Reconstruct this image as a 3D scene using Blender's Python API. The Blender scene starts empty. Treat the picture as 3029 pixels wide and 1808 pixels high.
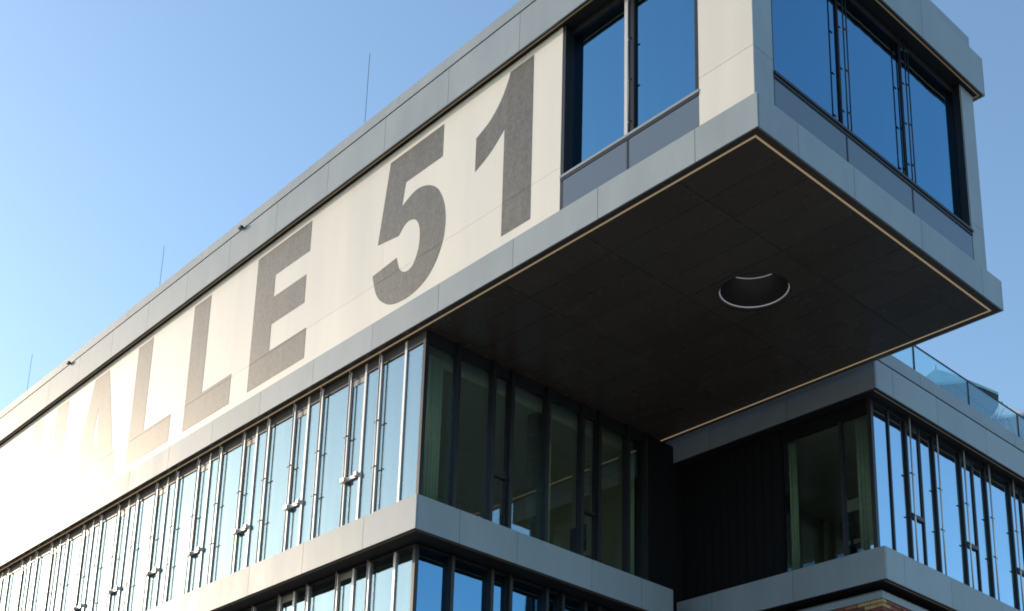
import bpy, bmesh, math, random
from mathutils import Vector, Matrix
R = math.radians
random.seed(51)
scene = bpy.context.scene
COL = scene.collection

# ------------------------------------------------------------------ camera
cam_d = bpy.data.cameras.new('camera'); cam = bpy.data.objects.new('camera', cam_d); COL.objects.link(cam)
right = Vector((0.6484673, 0.7600000, 0.0434766)); down = Vector((-0.1862930, 0.2138114, -0.9589472)); fwd = Vector((-0.7380956, 0.6137465, 0.2802323))
cam.matrix_world = Matrix(((right.x, -down.x, -fwd.x, 8.808), (right.y, -down.y, -fwd.y, -12.4484), (right.z, -down.z, -fwd.z, 1.6), (0, 0, 0, 1)))
cam_d.sensor_width = 36; cam_d.lens = 46.6933; cam_d.shift_x = 0.076705; cam_d.shift_y = 0.343378
cam_d.clip_start = .1; cam_d.clip_end = 5000
scene.camera = cam
# ------------------------------------------------------------------ sky, sun, exposure
SUN_EL, SUN_AL = 16.0, 20.5            # elevation; angle from -X towards -Y
sd = Vector((-math.cos(R(SUN_AL))*math.cos(R(SUN_EL)), -math.sin(R(SUN_AL))*math.cos(R(SUN_EL)), math.sin(R(SUN_EL))))
w = bpy.data.worlds.new('World'); scene.world = w; w.use_nodes = True
nt = w.node_tree; nt.nodes.clear()
sky = nt.nodes.new('ShaderNodeTexSky'); sky.sky_type = 'NISHITA'; sky.sun_disc = False
sky.sun_elevation = R(SUN_EL); sky.sun_rotation = math.atan2(sd.x, sd.y)
sky.air_density = 1.0; sky.dust_density = 0.9; sky.ozone_density = 2.2
bg = nt.nodes.new('ShaderNodeBackground'); bg.inputs[1].default_value = 0.15
out = nt.nodes.new('ShaderNodeOutputWorld')
tint = nt.nodes.new('ShaderNodeMix'); tint.data_type = 'RGBA'; tint.blend_type = 'MULTIPLY'; tint.inputs[0].default_value = 1; tint.inputs[7].default_value = (1.0, 1.04, 1.01, 1)   # cooler, more cyan air over the whole sky
nt.links.new(sky.outputs[0], tint.inputs[6]); nt.links.new(tint.outputs[2], bg.inputs[0]); nt.links.new(bg.outputs[0], out.inputs[0])
sl = bpy.data.lights.new('sun', 'SUN'); sl.energy = 2.2; sl.angle = R(.5); sl.color = (1, .77, .54)
so = bpy.data.objects.new('sun', sl); COL.objects.link(so)
so.rotation_euler = sd.to_track_quat('Z', 'Y').to_euler(); so.location = (0, 0, 60)
scene.view_settings.view_transform = 'Standard'; scene.view_settings.look = 'None'
scene.view_settings.gamma = 1; scene.view_settings.exposure = 1.0
scene.cycles.filter_width = 1.8; scene.cycles.max_bounces = 8; scene.cycles.transparent_max_bounces = 24; scene.cycles.caustics_reflective = False

# ------------------------------------------------------------------ helpers
Z0 = 13.3626                            # soffit of the cantilever above the ground; model z is measured from it
WL = {}                                 # world location of every object by name
MC = {}                                 # shared box meshes

def mat(name, base, rough=.5, metal=0, spec=.5, var=0, noise=None, emit=None, bump=None, coat=0):
    m = bpy.data.materials.new(name); m.use_nodes = True
    n = m.node_tree.nodes; l = m.node_tree.links; p = n['Principled BSDF']
    p.inputs['Base Color'].default_value = (*base, 1); p.inputs['Roughness'].default_value = rough
    p.inputs['Metallic'].default_value = metal; p.inputs['Specular IOR Level'].default_value = spec
    p.inputs['Coat Weight'].default_value = coat
    src = None
    if noise or var:
        rgb = n.new('ShaderNodeRGB'); rgb.outputs[0].default_value = (*base, 1); src = rgb.outputs[0]
    if noise:                           # (scale xyz, amount): soft stains / streaks
        sc, amt = noise
        tc = n.new('ShaderNodeTexCoord'); mp = n.new('ShaderNodeMapping'); mp.inputs['Scale'].default_value = sc
        geo = n.new('ShaderNodeNewGeometry')
        l.new(geo.outputs['Position'], mp.inputs[0])
        nz = n.new('ShaderNodeTexNoise'); nz.inputs['Scale'].default_value = 1; nz.inputs['Detail'].default_value = 5; nz.inputs['Roughness'].default_value = .6
        l.new(mp.outputs[0], nz.inputs[0])
        mr = n.new('ShaderNodeMapRange'); mr.inputs[1].default_value = .3; mr.inputs[2].default_value = .7; mr.inputs[3].default_value = 1-amt; mr.inputs[4].default_value = 1+amt
        l.new(nz.outputs[0], mr.inputs[0])
        mx = n.new('ShaderNodeMix'); mx.data_type = 'RGBA'; mx.blend_type = 'MULTIPLY'; mx.inputs[0].default_value = 1
        l.new(src, mx.inputs[6]); l.new(mr.outputs[0], mx.inputs[7]); src = mx.outputs[2]
        rr = n.new('ShaderNodeMapRange'); rr.inputs[1].default_value = .3; rr.inputs[2].default_value = .7; rr.inputs[3].default_value = rough-.05; rr.inputs[4].default_value = rough+.05
        l.new(nz.outputs[0], rr.inputs[0]); l.new(rr.outputs[0], p.inputs['Roughness'])
    if var:
        oi = n.new('ShaderNodeObjectInfo')
        mr = n.new('ShaderNodeMapRange'); mr.inputs[3].default_value = 1-var; mr.inputs[4].default_value = 1+var
        l.new(oi.outputs['Random'], mr.inputs[0])
        mx = n.new('ShaderNodeMix'); mx.data_type = 'RGBA'; mx.blend_type = 'MULTIPLY'; mx.inputs[0].default_value = 1
        l.new(src, mx.inputs[6]); l.new(mr.outputs[0], mx.inputs[7]); src = mx.outputs[2]
    if src: l.new(src, p.inputs['Base Color'])
    if bump:
        sc, st = bump
        geo = n.new('ShaderNodeNewGeometry'); mp = n.new('ShaderNodeMapping'); mp.inputs['Scale'].default_value = sc
        l.new(geo.outputs['Position'], mp.inputs[0])
        nz = n.new('ShaderNodeTexNoise'); nz.inputs['Scale'].default_value = 1; nz.inputs['Detail'].default_value = 2
        l.new(mp.outputs[0], nz.inputs[0])
        b = n.new('ShaderNodeBump'); b.inputs['Strength'].default_value = st; b.inputs['Distance'].default_value = .02
        l.new(nz.outputs[0], b.inputs['Height']); l.new(b.outputs[0], p.inputs['Normal'])
    if emit:
        p.inputs['Emission Color'].default_value = (*emit[0], 1); p.inputs['Emission Strength'].default_value = emit[1]
    return m

def glass_mat(name, tint, refl, base_fac, ior=1.6, wave=.02):
    m = bpy.data.materials.new(name); m.use_nodes = True
    n = m.node_tree.nodes; l = m.node_tree.links; n.clear()
    o = n.new('ShaderNodeOutputMaterial'); mix = n.new('ShaderNodeMixShader')
    tr = n.new('ShaderNodeBsdfTransparent'); tr.inputs[0].default_value = (*tint, 1)
    gl = n.new('ShaderNodeBsdfGlossy'); gl.inputs[0].default_value = (*refl, 1); gl.inputs['Roughness'].default_value = .015
    lw = n.new('ShaderNodeLayerWeight'); lw.inputs[0].default_value = .5
    fr = n.new('ShaderNodeMath'); fr.operation = 'POWER'; fr.inputs[1].default_value = 4.0; l.new(lw.outputs['Facing'], fr.inputs[0])
    ad = n.new('ShaderNodeMath'); ad.operation = 'ADD'; ad.use_clamp = True; ad.inputs[1].default_value = base_fac
    geo = n.new('ShaderNodeNewGeometry'); mp = n.new('ShaderNodeMapping'); mp.inputs['Scale'].default_value = (2.2, 2.2, .25)
    oi = n.new('ShaderNodeObjectInfo'); vm = n.new('ShaderNodeVectorMath'); vm.operation = 'ADD'
    sc = n.new('ShaderNodeMath'); sc.operation = 'MULTIPLY'; sc.inputs[1].default_value = 50
    l.new(oi.outputs['Random'], sc.inputs[0]); l.new(geo.outputs['Position'], mp.inputs[0]); l.new(mp.outputs[0], vm.inputs[0]); l.new(sc.outputs[0], vm.inputs[1])
    nz = n.new('ShaderNodeTexNoise'); nz.inputs['Scale'].default_value = 1; nz.inputs['Detail'].default_value = 1
    l.new(vm.outputs[0], nz.inputs[0])
    b = n.new('ShaderNodeBump'); b.inputs['Strength'].default_value = 1; b.inputs['Distance'].default_value = wave
    l.new(nz.outputs[0], b.inputs['Height']); l.new(b.outputs[0], gl.inputs['Normal'])
    l.new(fr.outputs[0], ad.inputs[0]); l.new(ad.outputs[0], mix.inputs[0])
    l.new(tr.outputs[0], mix.inputs[1]); l.new(gl.outputs[0], mix.inputs[2]); l.new(mix.outputs[0], o.inputs[0])
    return m

M = {}
M['band'] = mat('brushed_aluminium_panel', (.25, .292, .32), .50, 0, .32, .06, ((1.4, 1.4, .5), .09), bump=((1.6, 1.6, 1.1), .22))
M['white'] = mat('cream_render_panel', (.60, .57, .51), .45, 0, .62, .03, ((1.3, 1.3, .13), .045))
M['dark'] = mat('dark_metal', (.022, .022, .024), .42, .2, .4, .1)
M['gasket'] = mat('black_joint_backing', (.012, .012, .012), .7)
M['soffit'] = mat('dark_soffit_panel', (.078, .062, .048), .26, 0, .5, .07, ((1.2, 1.2, 1.2), .05))
M['fin'] = mat('mill_finish_aluminium', (.58, .56, .53), .38, .35, .5, .06)
M['sash'] = mat('grey_sash_metal', (.20, .19, .18), .4, .2, .5, .1)
M['steel'] = mat('polished_steel', (.75, .75, .77), .12, 1.0)
M['led'] = mat('warm_led_strip', (.5, .4, .25), .5, emit=((1, .72, .40), .10))
M['ring'] = mat('lit_ring', (.8, .8, .85), .3, emit=((.95, .9, 1), .06))
M['ring_dim'] = mat('dim_lit_ring', (.8, .8, .85), .3, emit=((.95, .9, 1), .06))
M['led_dim'] = mat('faint_glow_led_channel', (.3, .24, .16), .5, emit=((1, .70, .36), .03))  # faint warm glow added to the strip material, dimmer than the soffit strip
M['spandrel'] = mat('grey_spandrel_glass', (.105, .135, .17), .12, 0, .6, .05)
M['concrete'] = mat('interior_concrete', (.30, .29, .27), .8, 0, .3, 0, ((1, 1, 1), .1))
M['ceiling'] = mat('interior_ceiling', (.80, .76, .66), .85, 0, .2)
M['timber'] = mat('timber_floor', (.50, .42, .31), .6)
M['inwall'] = mat('interior_wall', (.68, .64, .53), .8)
M['blackwall'] = mat('black_cladding', (.006, .006, .007), .7, 0, .2)
M['curtain'] = mat('pale_curtain', (.62, .66, .56), .9, 0, .1, .1)
M['roof'] = mat('roof_gravel', (.22, .21, .20), .9, 0, .2, 0, ((8, 8, 8), .2))
M['mortar'] = mat('mortar', (.17, .155, .14), .9, 0, .2, 0, ((25, 25, 25), .2))
M['ground'] = mat('paving', (.30, .285, .265), .85, 0, .3, 0, ((.6, .6, .6), .15))
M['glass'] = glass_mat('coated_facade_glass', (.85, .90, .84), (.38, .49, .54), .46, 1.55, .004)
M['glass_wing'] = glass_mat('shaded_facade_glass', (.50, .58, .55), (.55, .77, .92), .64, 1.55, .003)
M['glass_clear'] = glass_mat('shaded_return_glass', (.85, .92, .85), (.72, .88, 1.0), .20, 1.5, .0008)
M['glass_blue'] = glass_mat('blue_window_glass', (.14, .20, .28), (.33, .71, 1.0), .35, 1.5, .004)
M['glass_rail'] = glass_mat('balustrade_glass', (.80, .93, .95), (.8, .95, 1), .05, 1.45, .001)

def letter_mat():
    m = mat('printed_dot_grey', (.2, .195, .175), .45, 0, .52)
    n = m.node_tree.nodes; l = m.node_tree.links; p = n['Principled BSDF']
    geo = n.new('ShaderNodeNewGeometry'); mp = n.new('ShaderNodeMapping'); mp.inputs['Scale'].default_value = (24, 24, 16)
    vo = n.new('ShaderNodeTexNoise'); vo.inputs['Scale'].default_value = 1; vo.inputs['Detail'].default_value = 1.5
    mp2 = n.new('ShaderNodeMapping'); mp2.inputs['Scale'].default_value = (5, 5, .35)
    n2 = n.new('ShaderNodeTexNoise'); n2.inputs['Scale'].default_value = 1; n2.inputs['Detail'].default_value = 3
    l.new(geo.outputs['Position'], mp.inputs[0]); l.new(mp.outputs[0], vo.inputs[0]); l.new(geo.outputs['Position'], mp2.inputs[0]); l.new(mp2.outputs[0], n2.inputs[0])
    ad = n.new('ShaderNodeMath'); ad.operation = 'MULTIPLY_ADD'; ad.inputs[1].default_value = .5
    l.new(n2.outputs[0], ad.inputs[0]); l.new(vo.outputs[0], ad.inputs[2])
    cr = n.new('ShaderNodeValToRGB'); cr.color_ramp.elements[0].position = .5; cr.color_ramp.elements[1].position = 1.0
    cr.color_ramp.elements[0].color = (.066, .061, .05, 1); cr.color_ramp.elements[1].color = (.13, .12, .098, 1)
    l.new(ad.outputs[0], cr.inputs[0]); l.new(cr.outputs[0], p.inputs['Base Color'])
    return m
M['letter'] = letter_mat()

def link(name, me, m, loc, parent=None):
    """loc is in model coordinates (z from the soffit)."""
    o = bpy.data.objects.new(name, me); COL.objects.link(o)
    wl = Vector((loc[0], loc[1], loc[2] + Z0)); WL[o.name] = wl
    if parent is not None:
        o.parent = parent; o.location = wl - WL[parent.name]
    else: o.location = wl
    if me is not None and m is not None:
        if len(me.materials) == 0: me.materials.append(M[m])
    return o
def tag(o, label=None, cat=None, group=None, kind=None):
    if label: o['label'] = label
    if cat: o['category'] = cat
    if group: o['group'] = group
    if kind: o['kind'] = kind
    return o
def empty(name, loc, label, cat, group=None):
    return tag(link(name, None, None, loc), label, cat, group)
def box(name, x0, x1, y0, y1, z0, z1, m, parent=None, bev=0):
    if x1 < x0: x0, x1 = x1, x0
    if y1 < y0: y0, y1 = y1, y0
    if z1 < z0: z0, z1 = z1, z0
    k = (round(x1-x0, 4), round(y1-y0, 4), round(z1-z0, 4), m, bev)
    me = MC.get(k)
    if me is None:
        bm = bmesh.new(); bmesh.ops.create_cube(bm, size=1)
        bmesh.ops.scale(bm, vec=(k[0], k[1], k[2]), verts=bm.verts)
        if bev: bmesh.ops.bevel(bm, geom=bm.edges[:], offset=bev, segments=1, affect='EDGES')
        me = bpy.data.meshes.new(name); bm.to_mesh(me); bm.free(); MC[k] = me
    return link(name, me, m, ((x0+x1)/2, (y0+y1)/2, (z0+z1)/2), parent)
def bm_boxes(name, boxes, m, parent=None, at=None):
    """several boxes in ONE mesh (one frame, one core)."""
    c = at or boxes[0][::2]
    bm = bmesh.new()
    for (x0, x1, y0, y1, z0, z1) in boxes:
        g = bmesh.ops.create_cube(bm, size=1)['verts']
        for v in g:
            v.co = Vector(((x0+x1)/2 + v.co.x*abs(x1-x0) - c[0], (y0+y1)/2 + v.co.y*abs(y1-y0) - c[1], (z0+z1)/2 + v.co.z*abs(z1-z0) - c[2]))
    me = bpy.data.meshes.new(name); bm.to_mesh(me); bm.free()
    return link(name, me, m, c, parent)
def rod(name, a, b, r, m, parent=None, seg=8):
    a, b = Vector(a), Vector(b); k = ('rod', round((b-a).length, 3), r, seg, m, tuple(round(c, 3) for c in (b-a).normalized()))
    me = MC.get(k)
    if me is None:
        bm = bmesh.new()
        bmesh.ops.create_cone(bm, cap_ends=True, segments=seg, radius1=r, radius2=r, depth=(b-a).length)
        bmesh.ops.rotate(bm, matrix=(b-a).to_track_quat('Z', 'Y').to_matrix(), verts=bm.verts, cent=(0, 0, 0))
        me = bpy.data.meshes.new(name); bm.to_mesh(me); bm.free()
        for p in me.polygons: p.use_smooth = len(p.vertices) == 4
        MC[k] = me
    return link(name, me, m, (a+b)/2, parent)

# ------------------------------------------------------------------ ground
g = bm_boxes('ground', [(-900, 900, -900, 900, -Z0-.5, -Z0)], 'ground', at=(0, 0, -Z0)); tag(g, kind='structure', label='paved ground around the building')

# ------------------------------------------------------------------ main building
XE = -46.0
CXR, CYR, RR = -2.45, 3.23, .57         # round downlight in the soffit
WB = 6.5
main = empty('office_building', (0, 0, -Z0), 'office building with cantilevered cream top storey lettered HALLE 51', 'building')

# ---- soffit and fascia of the cantilevered storey
floor = bm_boxes('floor_slab', [(XE, CXR-RR-.1, .03, WB-.03, .04, .50), (CXR+RR+.1, -.03, .03, WB-.03, .04, .50), (CXR-RR-.1, CXR+RR+.1, .03, CYR-RR-.1, .04, .50), (CXR-RR-.1, CXR+RR+.1, CYR+RR+.1, WB-.03, .04, .50)], 'gasket', main)
def joints(lo, hi, first, step):
    v = []; x = first
    while x > lo: v.append(x); x -= step
    return [hi] + [t for t in v if t < hi-.05] + [lo]
FJ = joints(XE, 0, -1.04, 1.807)
G = .004
def panel_run_x(name, xs, y0, y1, z0, z1, m, par, gap=G):
    for a, b in zip(xs[:-1], xs[1:]):
        box(name, b+gap, a-gap, y0, y1, z0, z1, m, par)
def panel_run_y(name, ys, x0, x1, z0, z1, m, par, gap=G):
    for a, b in zip(ys[:-1], ys[1:]):
        box(name, x0, x1, a+gap, b-gap, z0, z1, m, par)
fascia = bm_boxes('fascia_band', [(XE, -.030, .028, .031, .02, .52), (-.031, -.028, .04, WB-.04, .02, .52)], 'gasket', main)
panel_run_x('fascia_panel', FJ, 0, .026, 0, .539, 'band', fascia)
YJ = [.03, .913, 2.26, 4.06, 5.86, WB-.03]
panel_run_y('fascia_panel', YJ, -.026, 0, .0, .539, 'band', fascia)
box('fascia_panel', XE, 0, WB-.026, WB, 0, .539, 'band', fascia)
# dark return lip between fascia and light strip, then the panels
sof = bm_boxes('soffit', [(XE, CXR-RR-.1, .03, WB-.03, .022, .038), (CXR+RR+.1, -.03, .03, WB-.03, .022, .038), (CXR-RR-.1, CXR+RR+.1, .03, CYR-RR-.1, .022, .038), (CXR-RR-.1, CXR+RR+.1, CYR+RR+.1, WB-.03, .022, .038)], 'gasket', main)
LO = .15                                # light strip offset from the edge
bm_boxes('edge_trim', [(XE, -.028, .03, LO-.02, .004, .02), (XE, -.028, WB-LO+.02, WB-.03, .004, .02), (-LO+.02, -.028, LO-.02, WB-LO+.02, .0045, .0195)], 'soffit', sof)
led = bm_boxes('light_strip', [(XE, -LO+.012, LO-.012, LO+.012, -.002, .012), (-LO-.012, -LO+.012, LO+.012, WB-LO-.012, -.002, .012), (XE, -LO+.012, WB-LO-.012, WB-LO+.012, -.002, .012)], 'led', main)
SX = [-LO-.02] + [-1.465-1.807*k for k in range(4)]
SY = [LO+.02] + [.79+.6*k for k in range(9)] + [WB-LO-.02]
def soffit_panel(xa, xb, ya, yb):
    hit = xa < CXR+RR+.05 and xb > CXR-RR-.05 and ya < CYR+RR+.05 and yb > CYR-RR-.05
    if not hit: box('soffit_panel', xa, xb, ya, yb, 0.002, .018, 'soffit', sof); return
    bm = bmesh.new(); N = 14             # fine grid with the lamp opening cut out along a true circle
    N2 = 40
    pts = []
    vs = {}
    for i in range(N2+1):
        for j in range(N+1):
            x = xa+(xb-xa)*i/N2; y = ya+(yb-ya)*j/N
            d = math.hypot(x-CXR, y-CYR)
            if abs(d-RR) < .045 and d > 1e-6 and 0 < i < N2 and 0 < j < N:
                x = CXR+(x-CXR)/d*RR; y = CYR+(y-CYR)/d*RR
            vs[i, j] = bm.verts.new((x-(xa+xb)/2, y-(ya+yb)/2, 0))
    for i in range(N2):
        for j in range(N):
            q = [vs[i, j], vs[i, j+1], vs[i+1, j+1], vs[i+1, j]]
            c = sum((v.co for v in q), Vector())/4
            if math.hypot(c.x+(xa+xb)/2-CXR, c.y+(ya+yb)/2-CYR) > RR-.005: bm.faces.new(q)
    for v in [v for v in bm.verts if not v.link_faces]: bm.verts.remove(v)
    me = bpy.data.meshes.new('soffit_panel'); bm.to_mesh(me); bm.free()
    link('soffit_panel', me, 'soffit', ((xa+xb)/2, (ya+yb)/2, .002), sof)
for a, b in zip(SX[:-1], SX[1:]):
    for c, d in zip(SY[:-1], SY[1:]): soffit_panel(b+.005, a-.005, c+.004, d-.004)
box('soffit_board', XE, SX[-1]-G, LO+.02, WB-LO-.02, .002, .018, 'soffit', sof)

# ---- white lettered wall, piers and their panels
E = .147
wall = bm_boxes('lettered_wall', [(XE, -3.80, E+.016, E+.25, .545, 4.15), (-1.06, -E-.25, E+.016, E+.25, .545, 4.15), (-E-.25, -E-.016, E+.017, .60, .546, 4.15),
                                  (-E-.25, -E-.016, 5.95, WB-E-.017, .546, 4.15), (XE, -E-.25, WB-E-.25, WB-E-.016, .545, 4.15)], 'inwall', main)
ROWS = [.545, 1.47, 4.118]
WJ = joints(XE, -3.785, -8.27, 5.42)
for z0, z1 in zip(ROWS[:-1], ROWS[1:]):
    for a, b in zip(WJ[:-1], WJ[1:]): box('wall_panel', b+.0012, a-.0012, E, E+.015, z0+.002, z1-.002, 'white', wall)
for z0, z1 in ((.545, 1.47), (1.47, 4.118)):
    box('wall_panel', -1.07, -E, E, E+.015, z0+.003, z1-.003, 'white', wall)
    box('wall_panel', -E-.015, -E, E+.016, .598, z0+.003, z1-.003, 'band', wall)
    box('wall_panel', -E-.015, -E, 5.952, WB-E, z0+.003, z1-.003, 'band', wall)
box('wall_panel', XE, -E-.016, WB-E-.015, WB-E, .548, 4.115, 'white', wall)

# ---- lettering: H A L L E 5 1
def smooth(pts, sub=5):
    res = []
    for i in range(len(pts)-1):
        p0 = pts[max(i-1, 0)]; p1 = pts[i]; p2 = pts[i+1]; p3 = pts[min(i+2, len(pts)-1)]
        for s in range(sub):
            t = s/sub
            res.append(tuple(.5*((2*b)+(c-a)*t+(2*a-5*b+4*c-d)*t*t+(-a+3*b-3*c+d)*t**3) for a, b, c, d in zip(p0, p1, p2, p3)))
    return res + [pts[-1]]
ZB, ZT = .85, 3.95
five = ([(-8.22, 3.93), (-6.71, 3.93), (-6.71, 3.26), (-7.73, 3.26)] +
        smooth([(-7.81, 2.79), (-7.44, 2.93), (-7.1, 2.87), (-6.8, 2.64), (-6.61, 2.26), (-6.55, 1.85), (-6.62, 1.43), (-6.84, 1.07), (-7.16, .86), (-7.6, .79), (-8.04, .88), (-8.4, 1.2), (-8.575, 1.69)]) +
        smooth([(-7.88, 1.76), (-7.79, 1.5), (-7.61, 1.35), (-7.41, 1.38), (-7.28, 1.6), (-7.24, 1.88), (-7.28, 2.15), (-7.42, 2.33), (-7.65, 2.37), (-7.86, 2.2)]) + [(-8.47, 2.29)])
one = [(-4.44, .86), (-4.45, 3.99), (-5.0, 3.99)] + smooth([(-5.03, 3.9), (-5.2, 3.58), (-5.47, 3.3), (-5.82, 3.13)]) + smooth([(-5.82, 2.46), (-5.45, 2.64), (-5.11, 2.92)]) + [(-5.11, .86)]
LET = [[[(-23.86, ZB), (-23.16, ZB), (-23.16, 2.10), (-22.33, 2.10), (-22.33, ZB), (-21.63, ZB), (-21.63, ZT), (-22.33, ZT), (-22.33, 2.74), (-23.16, 2.74), (-23.16, ZT), (-23.86, ZT)]],
       [[(-21.02, ZB), (-20.32, ZB), (-20.08, 1.50), (-19.44, 1.50), (-19.2, ZB), (-18.48, ZB), (-19.38, ZT), (-20.14, ZT)], [(-19.88, 2.06), (-19.76, 3.05), (-19.64, 2.06)]],
       [[(-17.88, ZB), (-15.9, ZB), (-15.9, 1.52), (-17.16, 1.52), (-17.16, ZT), (-17.88, ZT)]],
       [[(-15.28, ZB), (-13.38, ZB), (-13.38, 1.55), (-14.57, 1.55), (-14.57, ZT), (-15.28, ZT)]],
       [[(-12.68, ZB), (-10.66, ZB), (-10.66, 1.51), (-11.96, 1.51), (-11.96, 2.12), (-10.8, 2.12), (-10.8, 2.75), (-11.96, 2.75), (-11.96, 3.26), (-10.74, 3.26), (-10.74, ZT), (-12.68, ZT)]],
       [five], [one]]
def letter(loops, what):
    cx = sum(p[0] for p in loops[0])/len(loops[0])
    cu = bpy.data.curves.new('letter', 'CURVE'); cu.dimensions = '2D'; cu.fill_mode = 'BOTH'; cu.extrude = .0015
    for lp in loops:
        s = cu.splines.new('POLY'); s.points.add(len(lp)-1); s.use_cyclic_u = True
        for p, (x, z) in zip(s.points, lp): p.co = (x-cx, z-2.4, 0, 1)
    to = bpy.data.objects.new('letter_tmp', cu)
    me0 = bpy.data.meshes.new_from_object(to); bm = bmesh.new(); bm.from_mesh(me0)
    for v in bm.verts: v.co = Vector((v.co.x, v.co.z, v.co.y))
    for zr in ROWS[1:-1]:                # the panel joints run through the print
        for zc in (zr-.0045, zr+.0045):
            bmesh.ops.bisect_plane(bm, geom=bm.verts[:]+bm.edges[:]+bm.faces[:], plane_co=(0, 0, zc-2.4), plane_no=(0, 0, 1))
        kill = [f for f in bm.faces if abs(f.calc_center_median().z+2.4-zr) < .004]
        bmesh.ops.delete(bm, geom=kill, context='FACES')
    bmesh.ops.recalc_face_normals(bm, faces=bm.faces[:])
    me = bpy.data.meshes.new('letter'); bm.to_mesh(me); bm.free()
    bpy.data.objects.remove(to); bpy.data.curves.remove(cu); bpy.data.meshes.remove(me0)
    o = link('letter', me, 'letter', (cx, E-.0025, 2.4), wall); o['label'] = 'grey printed character ' + what + ' on the cream wall'
for lp, ch in zip(LET, 'HALLE51'): letter(lp, ch)

# ---- window on the long side (two panes) and on the end face (three panes)
win = bm_boxes('window', [(-3.80, -3.72, E+.003, .42, .56, 4.13), (-1.15, -1.065, E+.02, .42, .56, 4.13), (-3.72, -1.15, .30, .42, 1.20, 1.42), (-3.72, -1.15, .30, .42, 4.0, 4.13)], 'dark', main)
box('window_sill', -3.785, -1.072, E-.012, .30, 1.255, 1.30, 'band', win)
box('sill_gasket', -3.785, -1.072, E-.006, .30, 1.20, 1.254, 'dark', win)
box('spandrel_panel', -3.765, -2.415, E+.004, E+.03, .545, 1.198, 'spandrel', win); box('spandrel_panel', -2.385, -1.075, E+.004, E+.03, .545, 1.198, 'spandrel', win)
box('spandrel_joint', -2.415, -2.385, E-.004, E+.03, .545, 1.198, 'dark', win)
box('pane', -3.72, -2.585, .352, .364, 1.42, 4.0, 'glass_blue', win); box('pane', -2.42, -1.15, .352, .364, 1.42, 4.0, 'glass_blue', win)
box('mullion', -2.595, -2.53, .29, .42, 1.421, 3.999, 'fin', win); box('mullion', -2.529, -2.42, .31, .42, 1.421, 3.999, 'dark', win)
rod('guide_rod', (-2.47, .26, 1.31), (-2.47, .26, 4.1), .012, 'dark', win)
for z in (1.6, 2.35, 3.1, 3.85): rod('rod_bracket', (-2.50, .26, z), (-2.42, .26, z), .012, 'dark', win)
wine = bm_boxes('window', [(-.36, -E-.003, .602, .625, .56, 4.13), (-.36, -E-.02, 5.93, 5.948, .56, 4.13), (-.36, -.27, .625, 5.93, 1.20, 1.38), (-.36, -.27, .625, 5.93, 4.0, 4.13)], 'dark', main)
box('window_sill', -.30, -E+.03, .602, 5.948, 1.255, 1.30, 'dark', wine)
box('sill_gasket', -.30, -E+.012, .602, 5.948, 1.20, 1.254, 'dark', wine)
ys = [.604, 2.37, 4.145, 5.946]
for a, b in zip(ys[:-1], ys[1:]): box('spandrel_panel', -E-.03, -E-.004, a+.015, b-.015, .545, 1.198, 'spandrel', wine)
for y in ys[1:-1]: box('spandrel_joint', -E-.03, -E+.004, y-.015, y+.015, .545, 1.198, 'dark', wine)
for a, b in ((.625, 2.36), (2.64, 4.14), (4.40, 5.90)): box('pane', -.304, -.292, a, b, 1.38, 4.0, 'glass_blue', wine)
for a, b in ((2.36, 2.64), (4.14, 4.40)):
    box('mullion', -.36, -.275, a+.09, b-.14, 1.381, 3.999, 'dark', wine)
    box('side_pane', -.304, -.292, a, a+.09, 1.38, 4.0, 'glass_blue', wine); box('side_pane', -.304, -.292, b-.14, b, 1.38, 4.0, 'glass_blue', wine)
    for y in (a+.02, b-.10, b-.01):
        rod('guide_rod', (-.22, y, 1.31), (-.22, y, 4.1), .011, 'dark', wine)
    for z in (1.7, 2.45, 3.2, 3.85):
        rod('rod_bracket', (-.22, a+.02, z), (-.22, a+.10, z), .012, 'dark', wine); rod('rod_bracket', (-.22, b-.10, z+.05), (-.22, b-.01, z+.05), .012, 'dark', wine)

# ---- cornice, light strip, coping, roof
ZC1, ZC2, ZCP, SB = 4.122, 4.88, 5.329, .136
cor = bm_boxes('cornice', [(XE, -.03, .028, WB-.028, ZC1+.02, ZC2-.03)], 'gasket', main)
panel_run_x('cornice_panel', FJ, 0, .026, ZC1, ZC2, 'band', cor)
panel_run_y('cornice_panel', [.028, .913, 2.72, 4.53, WB-.028], -.026, 0, ZC1, ZC2, 'band', cor)
box('cornice_panel', XE, 0, WB-.026, WB, ZC1, ZC2, 'band', cor)
bm_boxes('cornice_light_strip', [(XE, -.06, .066, .084, ZC1+.004, ZC1+.02), (-.084, -.066, .084, WB-.084, ZC1+.004, ZC1+.02), (XE, -.06, WB-.084, WB-.066, ZC1+.004, ZC1+.02)], 'led_dim', cor)
cop = bm_boxes('coping', [(XE, -.17, .17, WB-.17, ZC2-.03, ZCP-.06)], 'gasket', main)
CJ = joints(XE, -SB, -4.54, 3.55)
for a, b in zip(CJ[:-1], CJ[1:]): box('coping_panel', b+.003, a-.003, SB, SB+.03, ZC2+.215, ZCP, 'band', cop)
panel_run_y('coping_panel', [SB+.031, 3.2, WB-SB-.031], -SB-.03, -SB, ZC2+.215, ZCP, 'band', cop)
box('coping_panel', XE, -SB, WB-SB-.03, WB-SB, ZC2+.215, ZCP, 'band', cop)
box('roof', XE, -SB-.032, SB+.032, WB-SB-.032, ZCP-.058, ZCP-.03, 'roof', main)
bm_boxes('room_lining', [(XE, CXR-RR-.1, .45, WB-.45, .505, .56), (XE, -.45, .45, WB-.45, 3.95, 4.13), (-5.0, -4.9, .45, WB-.45, .56, 3.95), (XE, XE+.1, .2, WB-.2, .56, 3.95)], 'concrete', main)

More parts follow.
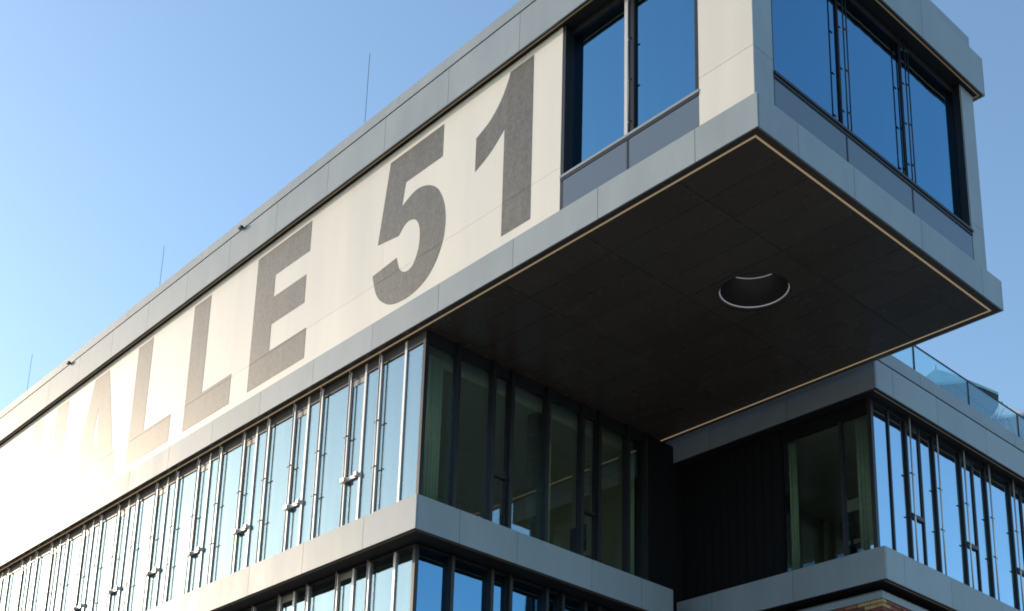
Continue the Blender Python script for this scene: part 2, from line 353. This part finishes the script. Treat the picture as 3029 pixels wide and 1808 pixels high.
# ------------------------------------------------------------------ curtain wall storeys of the main building
GX, GY = -7.04, .25                     # glass planes
BX, BY = -6.52, -.20                    # band planes
ZS, ZBD, ZL = -3.33, -3.916, -7.25
def storey_core(zt, zb, name):
    bm_boxes(name, [(XE, GX+.02, GY-.02, 6.55, zt, zt+.27)], 'ceiling', main)
# storey head frames (dark)
def curtain_x(name, par, zt, zb, head, far):
    """long facade: dark frame, panes, fins, guide rods. zt/zb glass top and bottom."""
    cw = bm_boxes(name, [(XE, GX, GY-.02, GY+.06, zt, zt+head), (XE, GX, GY+.005, GY+.06, zb-.06, zb+.05)], 'dark', par)
    def pane(a, b, z0=zb, z1=zt): box('pane', b+.02, a-.02, GY, GY+.012, z0+.01, z1-.01, 'glass', cw)
    def fin(x, wd=.06, dp=.03, z1=zt+head-.02): box('mullion', x-wd/2, x+wd/2, GY-dp, GY+.05, zb-.02, z1, 'fin', cw, .004)
    def rods(x, n):
        for dx, dy in n: rod('guide_rod', (x+dx, GY-dy, zb-.1), (x+dx, GY-dy, zt+head-.01), .016, 'fin', cw, 6)
        for zz in (.36, .64, .94):
            z = zt-(zt-zb)*zz
            rod('rod_bracket', (x-.03, GY-.085, z), (x+.10, GY-.085, z), .014, 'dark', cw, 6)
    fin(-7.55); pane(GX-.03, -7.55); pane(-7.55, -8.25)
    k = 0
    while True:
        xr = -8.25-1.785*k
        if xr < far: break
        xm, xg, xn = xr-.44, xr-.90, xr-1.785
        fin(xr, .07, .035); rods(xr, ((.04, .085),))
        pane(xr, xm)
        fin(xm, .06, .03)
        # opening sash: frame, transom, two panes
        zt2 = zt-.12; ztr = zb+(zt-zb)*.37
        bm_boxes('sash_frame', [(xg+.03, xm-.025, GY-.01, GY+.05, zt2, zt), (xg+.03, xg+.065, GY-.02, GY+.05, ztr, zt2), (xm-.045, xm-.025, GY-.02, GY+.05, ztr, zt2)], 'sash', cw)
        box('transom', xg+.03, xm-.025, GY-.045, GY+.05, ztr-.035, ztr+.035, 'fin', cw)
        box('sash_hinge', xg-.02, xg+.10, GY-.11, GY-.046, ztr-.05, ztr+.03, 'fin', cw); box('sash_hinge', xm-.10, xm-.02, GY-.09, GY-.046, ztr-.03, ztr+.05, 'fin', cw)
        pane(xm-.04, xg+.06, ztr+.03, zt2); pane(xm-.0, xg+.0, zb, ztr-.03)
        fin(xg, .07, .035); rods(xg, ((.05, .085),))
        pane(xg, xn)
        k += 1
    box('pane', XE, xr-.02, GY+.02, GY+.032, zb, zt, 'glass', cw)
    return cw
cw3 = curtain_x('curtain_wall', main, -.22, ZS, .216, -40)
cw2 = curtain_x('curtain_wall', main, -3.96, ZL, .04, -30)

def curtain_ret(par, zt, zb, head, mull, sash, gm):
    cw = bm_boxes('return_curtain_wall', [(GX-.06, GX+.02, GY+.07, 6.2, zt, zt+head)], 'dark', par)
    bm_boxes('bottom_rail', [(GX-.06, GX-.005, GY+.07, 6.2, zb-.06, zb+.05)], 'dark', cw)
    box('corner_post', GX-.04, GX+.03, GY-.03, GY+.05, zb-.02, zt+head-.01, 'dark', cw)
    for i, (a, b) in enumerate(zip(mull[:-1], mull[1:])):
        if i in sash:
            zr = zb+(zt-zb)*.38
            box('pane', GX-.032, GX-.02, a+.06, b-.06, zb+.02, zr-.03, gm, cw); box('pane', GX-.032, GX-.02, a+.06, b-.06, zr+.03, zt-.06, gm, cw)
            box('transom', GX-.05, GX+.03, a+.03, b-.03, zr-.03, zr+.03, 'dark', cw)
            bm_boxes('sash_frame', [(GX-.05, GX+.02, a+.035, a+.06, zb+.02, zt-.01), (GX-.05, GX+.02, b-.06, b-.035, zb+.02, zt-.01)], 'dark', cw)
        else: box('pane', GX-.032, GX-.02, a+.035, b-.035, zb+.01, zt-.01, gm, cw)
    for y in mull[1:]: box('mullion', GX-.05, GX+.10, y-.035, y+.035, zb-.02, zt+head-.02, 'dark', cw, .004)
    return cw
RM = [.30, .95, 1.79, 2.24, 3.13, 4.06, 4.52, 5.33, 5.85]
curtain_ret(main, -.22, ZS, .216, RM, (2, 5), 'glass_clear')
curtain_ret(main, -3.96, ZL, .04, [.30, .99, 1.88, 2.32, 3.2, 3.6, 4.18, 4.55, 5.33, 5.85], (2, 4, 6), 'glass_blue')
bm_boxes('end_wall', [(GX-.3, GX+.04, 5.89, 6.99, -9.3, -.01)], 'blackwall', main)
# floor band between the storeys
def floor_band(z0, z1):
    bn = bm_boxes('floor_band', [(XE, BX-.03, BY+.03, 6.08, z0+.03, z1-.004)], 'gasket', main)
    xs = joints(XE, BX, -7.90, 1.75)
    panel_run_x('band_panel', xs, BY, BY+.026, z0, z1, 'band', bn)
    panel_run_y('band_panel', [BY+.028, .73, 2.03, 3.87, 5.2, 6.1], BX-.026, BX, z0, z1, 'band', bn)
    box('band_light_strip', XE, BX-.10, BY+.10, BY+.115, z0+.02, z0+.029, 'led_dim', bn); box('band_light_strip', BX-.115, BX-.10, BY+.13, 6.0, z0+.02, z0+.029, 'led_dim', bn)
    bm_boxes('band_trim', [(XE, BX-.028, BY+.028, BY+.09, z0+.012, z0+.029), (BX-.09, BX-.028, BY+.091, 6.0, z0+.012, z0+.029)], 'dark', bn)
floor_band(ZBD, ZS); floor_band(ZL-.586, ZL)
# rooms
bm_boxes('room_ceiling', [(XE, GX-.35, GY+.35, 6.5, -.33, -.02), (XE, GX-.35, GY+.35, 6.5, -4.02, -3.92)], 'ceiling', main)
bm_boxes('partition', [(XE, GX-.4, 6.3, 6.5, -7.25, -.34), (-11.9, -11.75, 1.6, 6.3, -3.33, -.34), (-19, -18.9, .4, 6.3, -3.33, -.34), (-11.9, -11.75, 1.6, 6.3, -7.25, -4.03), (XE, XE+.2, GY+.1, 6.3, -8, -.02)], 'inwall', main)
for x, y in ((-7.55, .75), (-7.55, 3.4), (-13.6, .8), (-19.5, .8), (-25.5, .8)):
    rod('column', (x, y, -8), (x, y, -.335), .16, 'concrete', main, 20)
bm_boxes('room_floor', [(XE, GX-.08, GY+.08, 6.3, ZS-.02, ZS+.03), (XE, GX-.08, GY+.08, 6.3, ZL-.02, ZL+.03)], 'timber', main)
base = bm_boxes('base_wall', [(XE, GX+.05, GY, 6.7, -Z0, ZL-.587)], 'mortar', main)

# ------------------------------------------------------------------ rear wing with roof terrace
wing = empty('terrace_wing', (-5, 12, -Z0), 'rear wing with roof terrace, glazed upper storey over a brick base', 'building')
VX, VY, YF = -2.464, 6.715, 34.0        # band planes and far end
HX, HY = -2.78, 7.02                    # glass planes
fz0, fz1 = -.363, .197
fw = bm_boxes('roof_fascia', [(-20, VX-.03, VY+.03, YF, fz0+.03, fz1-.004)], 'gasket', wing)
panel_run_y('fascia_panel', [VY+.028, 7.29, 8.79, 10.6, 12.4, 14.2, 16.0, 20, 27, YF], VX-.026, VX, fz0, fz1, 'band', fw)
panel_run_x('fascia_panel', [VX, -4.3, -6.1, -7.9, -20], VY, VY+.026, fz0, fz1, 'band', fw)
bm_boxes('fascia_trim', [(VX-.09, VX-.028, VY+.09, YF, fz0+.012, fz0+.029), (-20, VX-.028, VY+.028, VY+.089, fz0+.012, fz0+.029)], 'dark', fw)
box('fascia_light_strip', VX-.115, VX-.10, VY+.13, YF, fz0+.018, fz0+.029, 'led_dim', fw)
cw_ = bm_boxes('coping', [(VX-.30, VX-.17, VY+.17, YF, fz1-.01, .60), (-20, VX-.17, VY+.17, VY+.3, fz1-.01, .599)], 'gasket', wing)
panel_run_y('coping_panel', [VY+.166, 8.5, 12.1, 15.7, 22, YF], VX-.165, VX-.136, fz1+.175, .645, 'band', cw_)
box('coping_panel', -20, VX-.136, VY+.136, VY+.165, fz1+.175, .645, 'band', cw_)
box('terrace_deck', -20, VX-.31, VY+.31, YF, .10, .25, 'roof', wing)
# glazing, end face
def wing_end(zt, zb, head):
    cw = bm_boxes('curtain_wall', [(HX-.06, HX+.02, HY, YF, zt, zt+head), (HX-.06, HX-.005, HY, YF, zb-.06, zb+.05)], 'dark', wing)
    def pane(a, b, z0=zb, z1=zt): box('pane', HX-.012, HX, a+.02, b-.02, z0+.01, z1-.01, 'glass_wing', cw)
    def fin(y, wd=.045, dp=.03): box('mullion', HX-.05, HX+dp, y-wd/2, y+wd/2, zb-.02, zt+head-.02, 'dark', cw, .004)
    def rods(y, n):
        for dy, dx in n: rod('guide_rod', (HX+dx, y+dy, zb-.1), (HX+dx, y+dy, zt+head-.01), .016, 'fin', cw, 6)
        for zz in (.36, .64, .95):
            z = zt-(zt-zb)*zz; rod('rod_bracket', (HX+.085, y-.03, z), (HX+.085, y+.10, z), .014, 'dark', cw, 6)
    box('corner_post', HX-.05, HX+.03, HY-.03, HY+.05, zb-.02, zt+head-.01, 'dark', cw)
    fin(7.57); pane(HY+.05, 7.57); pane(7.57, 8.14)
    y = 8.14; first = True
    while y < 19:
        sw = .47
        ym, yr, yn = y+sw, y+sw+.49, y+1.93
        fin(y, .05, .035); rods(y, ((.05, .085),))
        zr = zb+(zt-zb)*.37
        pane(y, ym, zb, zr-.03); pane(y+.04, ym-.02, zr+.03, zt-.12)
        bm_boxes('sash_frame', [(HX-.05, HX+.01, y+.03, ym-.025, zt-.12, zt), (HX-.05, HX+.02, y+.03, y+.06, zr, zt-.12), (HX-.05, HX+.02, ym-.045, ym-.025, zr, zt-.12)], 'dark', cw)
        box('transom', HX-.05, HX+.045, y+.03, ym-.025, zr-.04, zr+.04, 'dark', cw)
        fin(ym); pane(ym, yr)
        fin(yr, .05, .035); rods(yr, ((.05, .085),))
        pane(yr, yn); y = yn
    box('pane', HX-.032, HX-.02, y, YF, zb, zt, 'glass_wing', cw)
wing_end(-.42, ZS, .09)
# side facing the recess: black cladding, then a glazed bay
sw_ = bm_boxes('side_wall', [(-7.3, -4.66, HY-.02, HY+.2, -9.3, fz0), (-4.66, HX-.03, HY, HY+.06, -.62, fz0), (-4.66, HX-.03, HY, HY+.06, ZS-.06, ZS+.03)], 'blackwall', wing)
for k in range(11): box('cladding_board', -4.67-.2*k-.19, -4.67-.2*k, HY-.045, HY-.021, ZS+.01, fz0-.01, 'blackwall', sw_)
box('pane', -4.62, -3.42, HY+.02, HY+.032, ZS+.03, -.62, 'glass_clear', sw_); box('pane', -3.36, HX-.06, HY+.02, HY+.032, ZS+.03, -.62, 'glass_clear', sw_)
box('mullion', -3.42, -3.36, HY-.03, HY+.05, ZS, -.6, 'dark', sw_)
wb = bm_boxes('floor_band', [(-6.9, VX-.03, VY+.03, YF, ZBD+.03, ZS-.004)], 'gasket', wing)
panel_run_y('band_panel', [VY+.028, 7.32, 8.86, 10.72, 12.5, 14.3, 16.1, 20, 27, YF], VX-.026, VX, ZBD, ZS, 'band', wb)
panel_run_x('band_panel', [VX, -4.3, -6.1, -6.95], VY, VY+.026, ZBD, ZS, 'band', wb)
bm_boxes('band_trim', [(VX-.09, VX-.028, VY+.09, YF, ZBD+.012, ZBD+.029), (-6.9, VX-.028, VY+.028, VY+.089, ZBD+.012, ZBD+.029)], 'dark', wb)
box('band_light_strip', VX-.115, VX-.10, VY+.13, YF, ZBD+.018, ZBD+.029, 'led_dim', wb)
bm_boxes('room_lining', [(-6.9, HX-.2, HY+.3, YF, -.40, -.37), (-6.9, -6.8, HY+.2, YF, ZS, -.4), (-6.8, HX-.3, 11.2, 11.3, ZS, -.41)], 'inwall', wing)
box('room_floor', -6.8, HX-.08, HY+.08, 11.2, ZS-.02, ZS+.028, 'timber', wing)
# metal lintel and brick base
QX, QY = VX-.21, VY+.21
lin = bm_boxes('lintel', [(QX-.04, QX, QY+.041, YF, -4.16, -4.04), (-6.9, QX, QY, QY+.04, -4.16, -4.04)], 'band', wing)
brk = bm_boxes('brick_wall', [(-6.9, QX-.035, QY+.035, YF, -Z0, -4.0)], 'mortar', wing)
def brick_mats():
    cols = [(.20, .065, .045), (.25, .085, .055), (.16, .055, .042), (.29, .12, .075), (.13, .06, .05)]
    for i, c in enumerate(cols): M['brick%d' % i] = mat('fired_brick', c, .85, 0, .25, .12, ((30, 30, 30), .18))
    M['brick_pale'] = mat('yellow_brick', (.36, .25, .11), .85, 0, .25, .12, ((30, 30, 30), .18))
brick_mats()
rng = random.Random(4)
LB, HB, TB = .235, .062, .10
for c in range(8):
    z1 = -4.172-c*.075; z0 = z1-HB
    off = 0 if c % 2 == 0 else .125
    x = QX-off if c % 2 else QX
    # corner brick
    pm = lambda: 'brick_pale' if c % 4 < 2 else 'brick%d' % rng.randrange(5)
    if c % 2 == 0:
        box('brick', QX-LB, QX, QY, QY+.11, z0, z1, pm(), brk, .003); xs, ysn = QX-LB-.012, QY+.122
    else:
        box('brick', QX-.11, QX, QY, QY+LB, z0, z1, pm(), brk, .003); xs, ysn = QX-.122, QY+LB+.012
    for i in range(7):
        a = rng.uniform(-.003, .003); pale = i == 0 and c % 4 < 2
        box('brick', xs-LB, xs, QY+.004+a, QY+.10, z0, z1, 'brick_pale' if pale else 'brick%d' % rng.randrange(5), brk, .003); xs -= LB+.012
    for i in range(7):
        a = rng.uniform(-.003, .003); pale = rng.random() < .18
        box('brick', QX-.10, QX-.004+a, ysn, ysn+LB, z0, z1, 'brick_pale' if pale else 'brick%d' % rng.randrange(5), brk, .003); ysn += LB+.012

# ------------------------------------------------------------------ things of their own
# round downlight in the soffit
def lathe(name, prof, m, loc, parent=None, seg=64, smooth_=True):
    bm = bmesh.new(); rings = []
    for r, z in prof: rings.append([bm.verts.new((r*math.cos(2*math.pi*i/seg), r*math.sin(2*math.pi*i/seg), z)) for i in range(seg)])
    for a, b in zip(rings[:-1], rings[1:]):
        for i in range(seg): bm.faces.new((a[i], a[(i+1) % seg], b[(i+1) % seg], b[i]))
    me = bpy.data.meshes.new(name); bm.to_mesh(me); bm.free()
    for p in me.polygons: p.use_smooth = smooth_
    return link(name, me, m, loc, parent)
M['can'] = mat('dark_lamp_housing', (.05, .045, .04), .4)
dl = empty('recessed_downlight', (CXR, CYR, 0), 'large round recessed downlight in the dark underside of the cantilever', 'lamp')
def rim(r, z, t): return [(r+t*math.cos(a), z+t*math.sin(a)) for a in [2*math.pi*i/12 for i in range(13)]]
lathe('housing', [(RR-.012, .001), (RR-.015, .62), (.02, .63)], 'can', (CXR, CYR, 0), dl)
lathe('rim', rim(RR-.026, .06, .011), 'ring', (CXR, CYR, 0), dl)
lathe('inner_ring', rim(RR-.05, .58, .010), 'ring_dim', (CXR, CYR, 0), dl)
# lightning rods on the roof
for (x, z, lab) in ((-10.38, 8.23, 'tallest thin lightning rod, nearest to the cantilever end'), (-18.95, 7.65, 'thin lightning rod in the middle of the roof edge row'), (-26.95, 7.72, 'thin lightning rod farthest left along the roof edge')):
    lr = empty('lightning_rod', (x, 1.0, ZCP-.03), lab, 'lightning rod', 'lightning rods on the roof')
    rod('rod', (x, 1.0, ZCP-.02), (x+.02, 1.0, z), .0055, 'dark', lr)
    lathe('foot', [(.0, .14), (.12, .12), (.16, 0), (0, 0)], 'concrete', (x, 1.0, ZCP-.028), lr, 20)
# little floodlights clamped under the coping
for (x, lab) in ((-13.2, 'small dark floodlight under the coping above letter E'), (-21.5, 'small dark floodlight under the coping above letter A')):
    fl = empty('floodlight', (x, SB, ZC2+.03), lab, 'lamp', 'small floodlights on the roof edge')
    rod('arm', (x, SB+.03, ZC2+.02), (x, -.03, ZC2+.02), .012, 'dark', fl)
    box('head', x-.06, x+.06, -.10, -.02, ZC2-.02, ZC2+.04, 'dark', fl, .01)
    box('lens', x-.05, x+.05, -.09, -.03, ZC2-.026, ZC2-.0205, 'spandrel', fl)
# terrace balustrade
bal = empty('glass_balustrade', (VX-.24, 12, .645), 'frameless glass balustrade with thin top rail along the terrace edge', 'balustrade')
ys = [7.6, 8.5] + [8.5+2.0*k for k in range(1, 9)]
for a, b in zip(ys[:-1], ys[1:]): box('pane', VX-.245, VX-.233, a+.012, b-.012, .60, 1.27, 'glass_rail', bal)
for y in ys: box('post', VX-.255, VX-.223, y-.011, y+.011, .60, 1.272, 'dark', bal)
rod('top_rail', (VX-.24, 7.6, 1.285), (VX-.24, 24.5, 1.285), .016, 'dark', bal)
M['teal'] = mat('teal_canvas', (.26, .46, .52), .85, 0, .1, 0, ((3, 3, 3), .1))
M['canvas'] = mat('white_canvas', (.75, .76, .76), .85, 0, .1)
M['leaf'] = mat('leaf_green', (.05, .09, .05), .6, 0, .3, .2)
M['planter'] = mat('planter_grey', (.12, .13, .14), .6)
def parasol(x, y, zt, half, drop, m, rot, label):
    p = empty('parasol', (x, y, .25), label, 'parasol', 'parasols on the roof terrace')
    bm = bmesh.new(); n = 8; S = 4
    top = bm.verts.new((0, 0, 0)); rings = []
    for s in range(1, S+1):
        t = s/S; ring = []
        for i in range(n*2):
            a = math.pi*2*i/(n*2)+rot; sag = 1 if i % 2 == 0 else .965
            ring.append(bm.verts.new((math.cos(a)*half*t*sag, math.sin(a)*half*t*sag, -drop*(t**1.08) - (0 if i % 2 == 0 else .03*t))))
        rings.append(ring)
    for i in range(n*2): bm.faces.new((top, rings[0][i], rings[0][(i+1) % (n*2)]))
    for a, b in zip(rings[:-1], rings[1:]):
        for i in range(n*2): bm.faces.new((a[i], b[i], b[(i+1) % (n*2)], a[(i+1) % (n*2)]))
    val = [bm.verts.new(v.co+Vector((0, 0, -.06))) for v in rings[-1]]
    for i in range(n*2): bm.faces.new((rings[-1][i], val[i], val[(i+1) % (n*2)], rings[-1][(i+1) % (n*2)]))
    me = bpy.data.meshes.new('canopy'); bm.to_mesh(me); bm.free()
    c = link('canopy', me, m, (x, y, zt), p)
    so_ = c.modifiers.new('cloth', 'SOLIDIFY'); so_.thickness = .006
    rod('pole', (x, y, .26), (x, y, zt+.08), .028, 'fin', p, 12)
    for i in range(n):
        a = math.pi*2*i/n+rot
        rod('rib', (x, y, zt-.03), (x+math.cos(a)*half*.97, y+math.sin(a)*half*.97, zt-drop-.03), .01, 'dark', p, 6)
    lathe('base', [(0, .08), (.28, .07), (.3, 0), (0, 0)], 'planter', (x, y, .252), p, 24)
parasol(-4.3, 12.3, 2.85, 1.25, .92, 'teal', .2, 'open teal parasol behind the terrace glass')
parasol(-4.0, 14.6, 2.72, 1.05, .72, 'canvas', .1, 'white parasol at the right edge of the photo on the terrace')
def grass_planter(x, y, h, n, label):
    p = empty('planter', (x, y, .25), label, 'plant', 'planters along the terrace edge')
    bm = bmesh.new(); rg = random.Random(int(y*100))
    for i in range(n):
        a = rg.uniform(0, 6.283); r0 = rg.uniform(0, .16); ln = h*rg.uniform(.6, 1.05); lean = rg.uniform(.08, .45)*ln
        bx_, by_ = math.cos(a)*r0, math.sin(a)*r0; wd = rg.uniform(.008, .018); pv = None
        for s in range(5):
            t = s/4; cx_ = bx_+math.cos(a)*lean*t*t; cy_ = by_+math.sin(a)*lean*t*t; cz = .5+ln*t*(1-.18*t); ww = wd*(1-t)+.001
            q = (bm.verts.new((cx_-math.sin(a)*ww, cy_+math.cos(a)*ww, cz)), bm.verts.new((cx_+math.sin(a)*ww, cy_-math.cos(a)*ww, cz)))
            if pv: bm.faces.new((pv[0], pv[1], q[1], q[0]))
            pv = q
    me = bpy.data.meshes.new('grass_blades'); bm.to_mesh(me); bm.free()
    link('grass_blades', me, 'leaf', (x, y, .25), p)
    bm_boxes('pot', [(x-.22, x+.22, y-.5, y+.5, .252, .78)], 'planter', p)
grass_planter(-3.2, 12.35, .85, 160, 'grass in a planter left of the other, below the white parasol')
grass_planter(-3.2, 13.55, .8, 160, 'grass in a planter at the right edge of the terrace view')

# curtains: one wavy cloth each
def curtain(p0, p1, z0, z1, label, folds=6):
    a, b = Vector((p0[0], p0[1], 0)), Vector((p1[0], p1[1], 0)); d = (b-a); L_ = d.length; d.normalize(); nrm = Vector((-d.y, d.x, 0)); mid = (a+b)/2
    bm = bmesh.new(); n = folds*8; lo, hi = [], []
    for i in range(n+1):
        t = i/n; off = nrm*.035*math.sin(t*folds*2*math.pi)+nrm*.012*math.sin(t*folds*5.1+1)
        q = a+d*L_*t+off-mid
        lo.append(bm.verts.new((q.x, q.y, z0-(z0+z1)/2))); hi.append(bm.verts.new((q.x, q.y, z1-(z0+z1)/2)))
    for i in range(n): bm.faces.new((lo[i], lo[i+1], hi[i+1], hi[i]))
    me = bpy.data.meshes.new('curtain'); bm.to_mesh(me); bm.free()
    for p in me.polygons: p.use_smooth = True
    o = link('curtain', me, 'curtain', (mid.x, mid.y, (z0+z1)/2)); o.modifiers.new('cloth', 'SOLIDIFY').thickness = .004
    tag(o, label, 'curtain', 'curtains behind the glass')
curtain((-7.2, .42), (-7.2, .78), -3.3, -.34, 'gathered curtain at the corner of the shaded storey under the cantilever', 5)
curtain((-7.2, 5.52), (-7.2, 5.76), -3.3, -.34, 'pale green curtain at the inner end of the shaded return glazing', 4)
curtain((-7.2, 3.25), (-7.2, 3.45), -3.3, -.34, 'narrow curtain in the middle of the shaded return glazing', 3)
curtain((-7.2, .42), (-7.2, .85), -7.2, -4.05, 'pale curtain behind the lowest corner pane of the main building', 5)
curtain((-4.60, 7.16), (-4.42, 7.16), -3.3, -.64, 'curtain beside the black cladding in the terrace wing', 3)
curtain((-3.18, 7.16), (-2.90, 7.16), -3.3, -.64, 'curtain at the glazed corner of the terrace wing', 4)
# flip chart and pot plant inside the wing
fc = empty('flip_chart', (-3.85, 8.3, -3.3), 'white flip chart standing inside the glazed bay of the terrace wing', 'flip chart')
M['paper'] = mat('paper', (.75, .73, .66), .9)
box('board', -4.2, -3.5, 8.28, 8.30, -2.55, -1.55, 'paper', fc)
for dx in (-.3, .3): rod('leg', (-3.85+dx*.8, 8.32, -1.5), (-3.85+dx*1.3, 8.32, -3.29), .015, 'dark', fc)
rod('leg', (-3.85, 8.34, -1.5), (-3.85, 8.8, -3.29), .015, 'dark', fc)
def office_chair(x, y, label):
    ch = empty('office_chair', (x, y, -3.3), label, 'chair', 'office chairs inside')
    box('seat', x-.23, x+.23, y-.22, y+.22, -2.88, -2.80, 'dark', ch, .02); box('backrest', x-.21, x+.21, y-.25, y-.19, -2.72, -2.18, 'dark', ch, .02)
    rod('stem', (x, y, -3.2), (x, y, -2.88), .03, 'dark', ch); box('back_post', x-.02, x+.02, y-.24, y-.2, -2.88, -2.7, 'dark', ch)
    bm_boxes('foot_base', [(x-.3, x+.3, y-.03, y+.03, -3.28, -3.22), (x-.03, x+.03, y-.3, y+.3, -3.279, -3.221)], 'dark', ch)
office_chair(-3.55, 7.7, 'dark office chair silhouetted in front of the flip chart')
office_chair(-7.6, 4.85, 'dark office chair behind the shaded return glazing under the cantilever')
# curtains drawn behind some wide panes of the long glazed storey
for k, wd in ((0, .35), (1, .5), (3, .3), (4, .6), (6, .45), (7, .3), (9, .6), (11, .4)):
    xr = -8.25-1.785*k; x1 = xr-.95
    curtain((x1, GY+.16), (x1-wd, GY+.16), ZS+.04, -.25, 'gathered pale curtain behind the %s wide pane from the corner of the long facade' % ('second third fourth fifth sixth seventh eighth ninth tenth eleventh twelfth thirteenth'.split()[k]), 5)
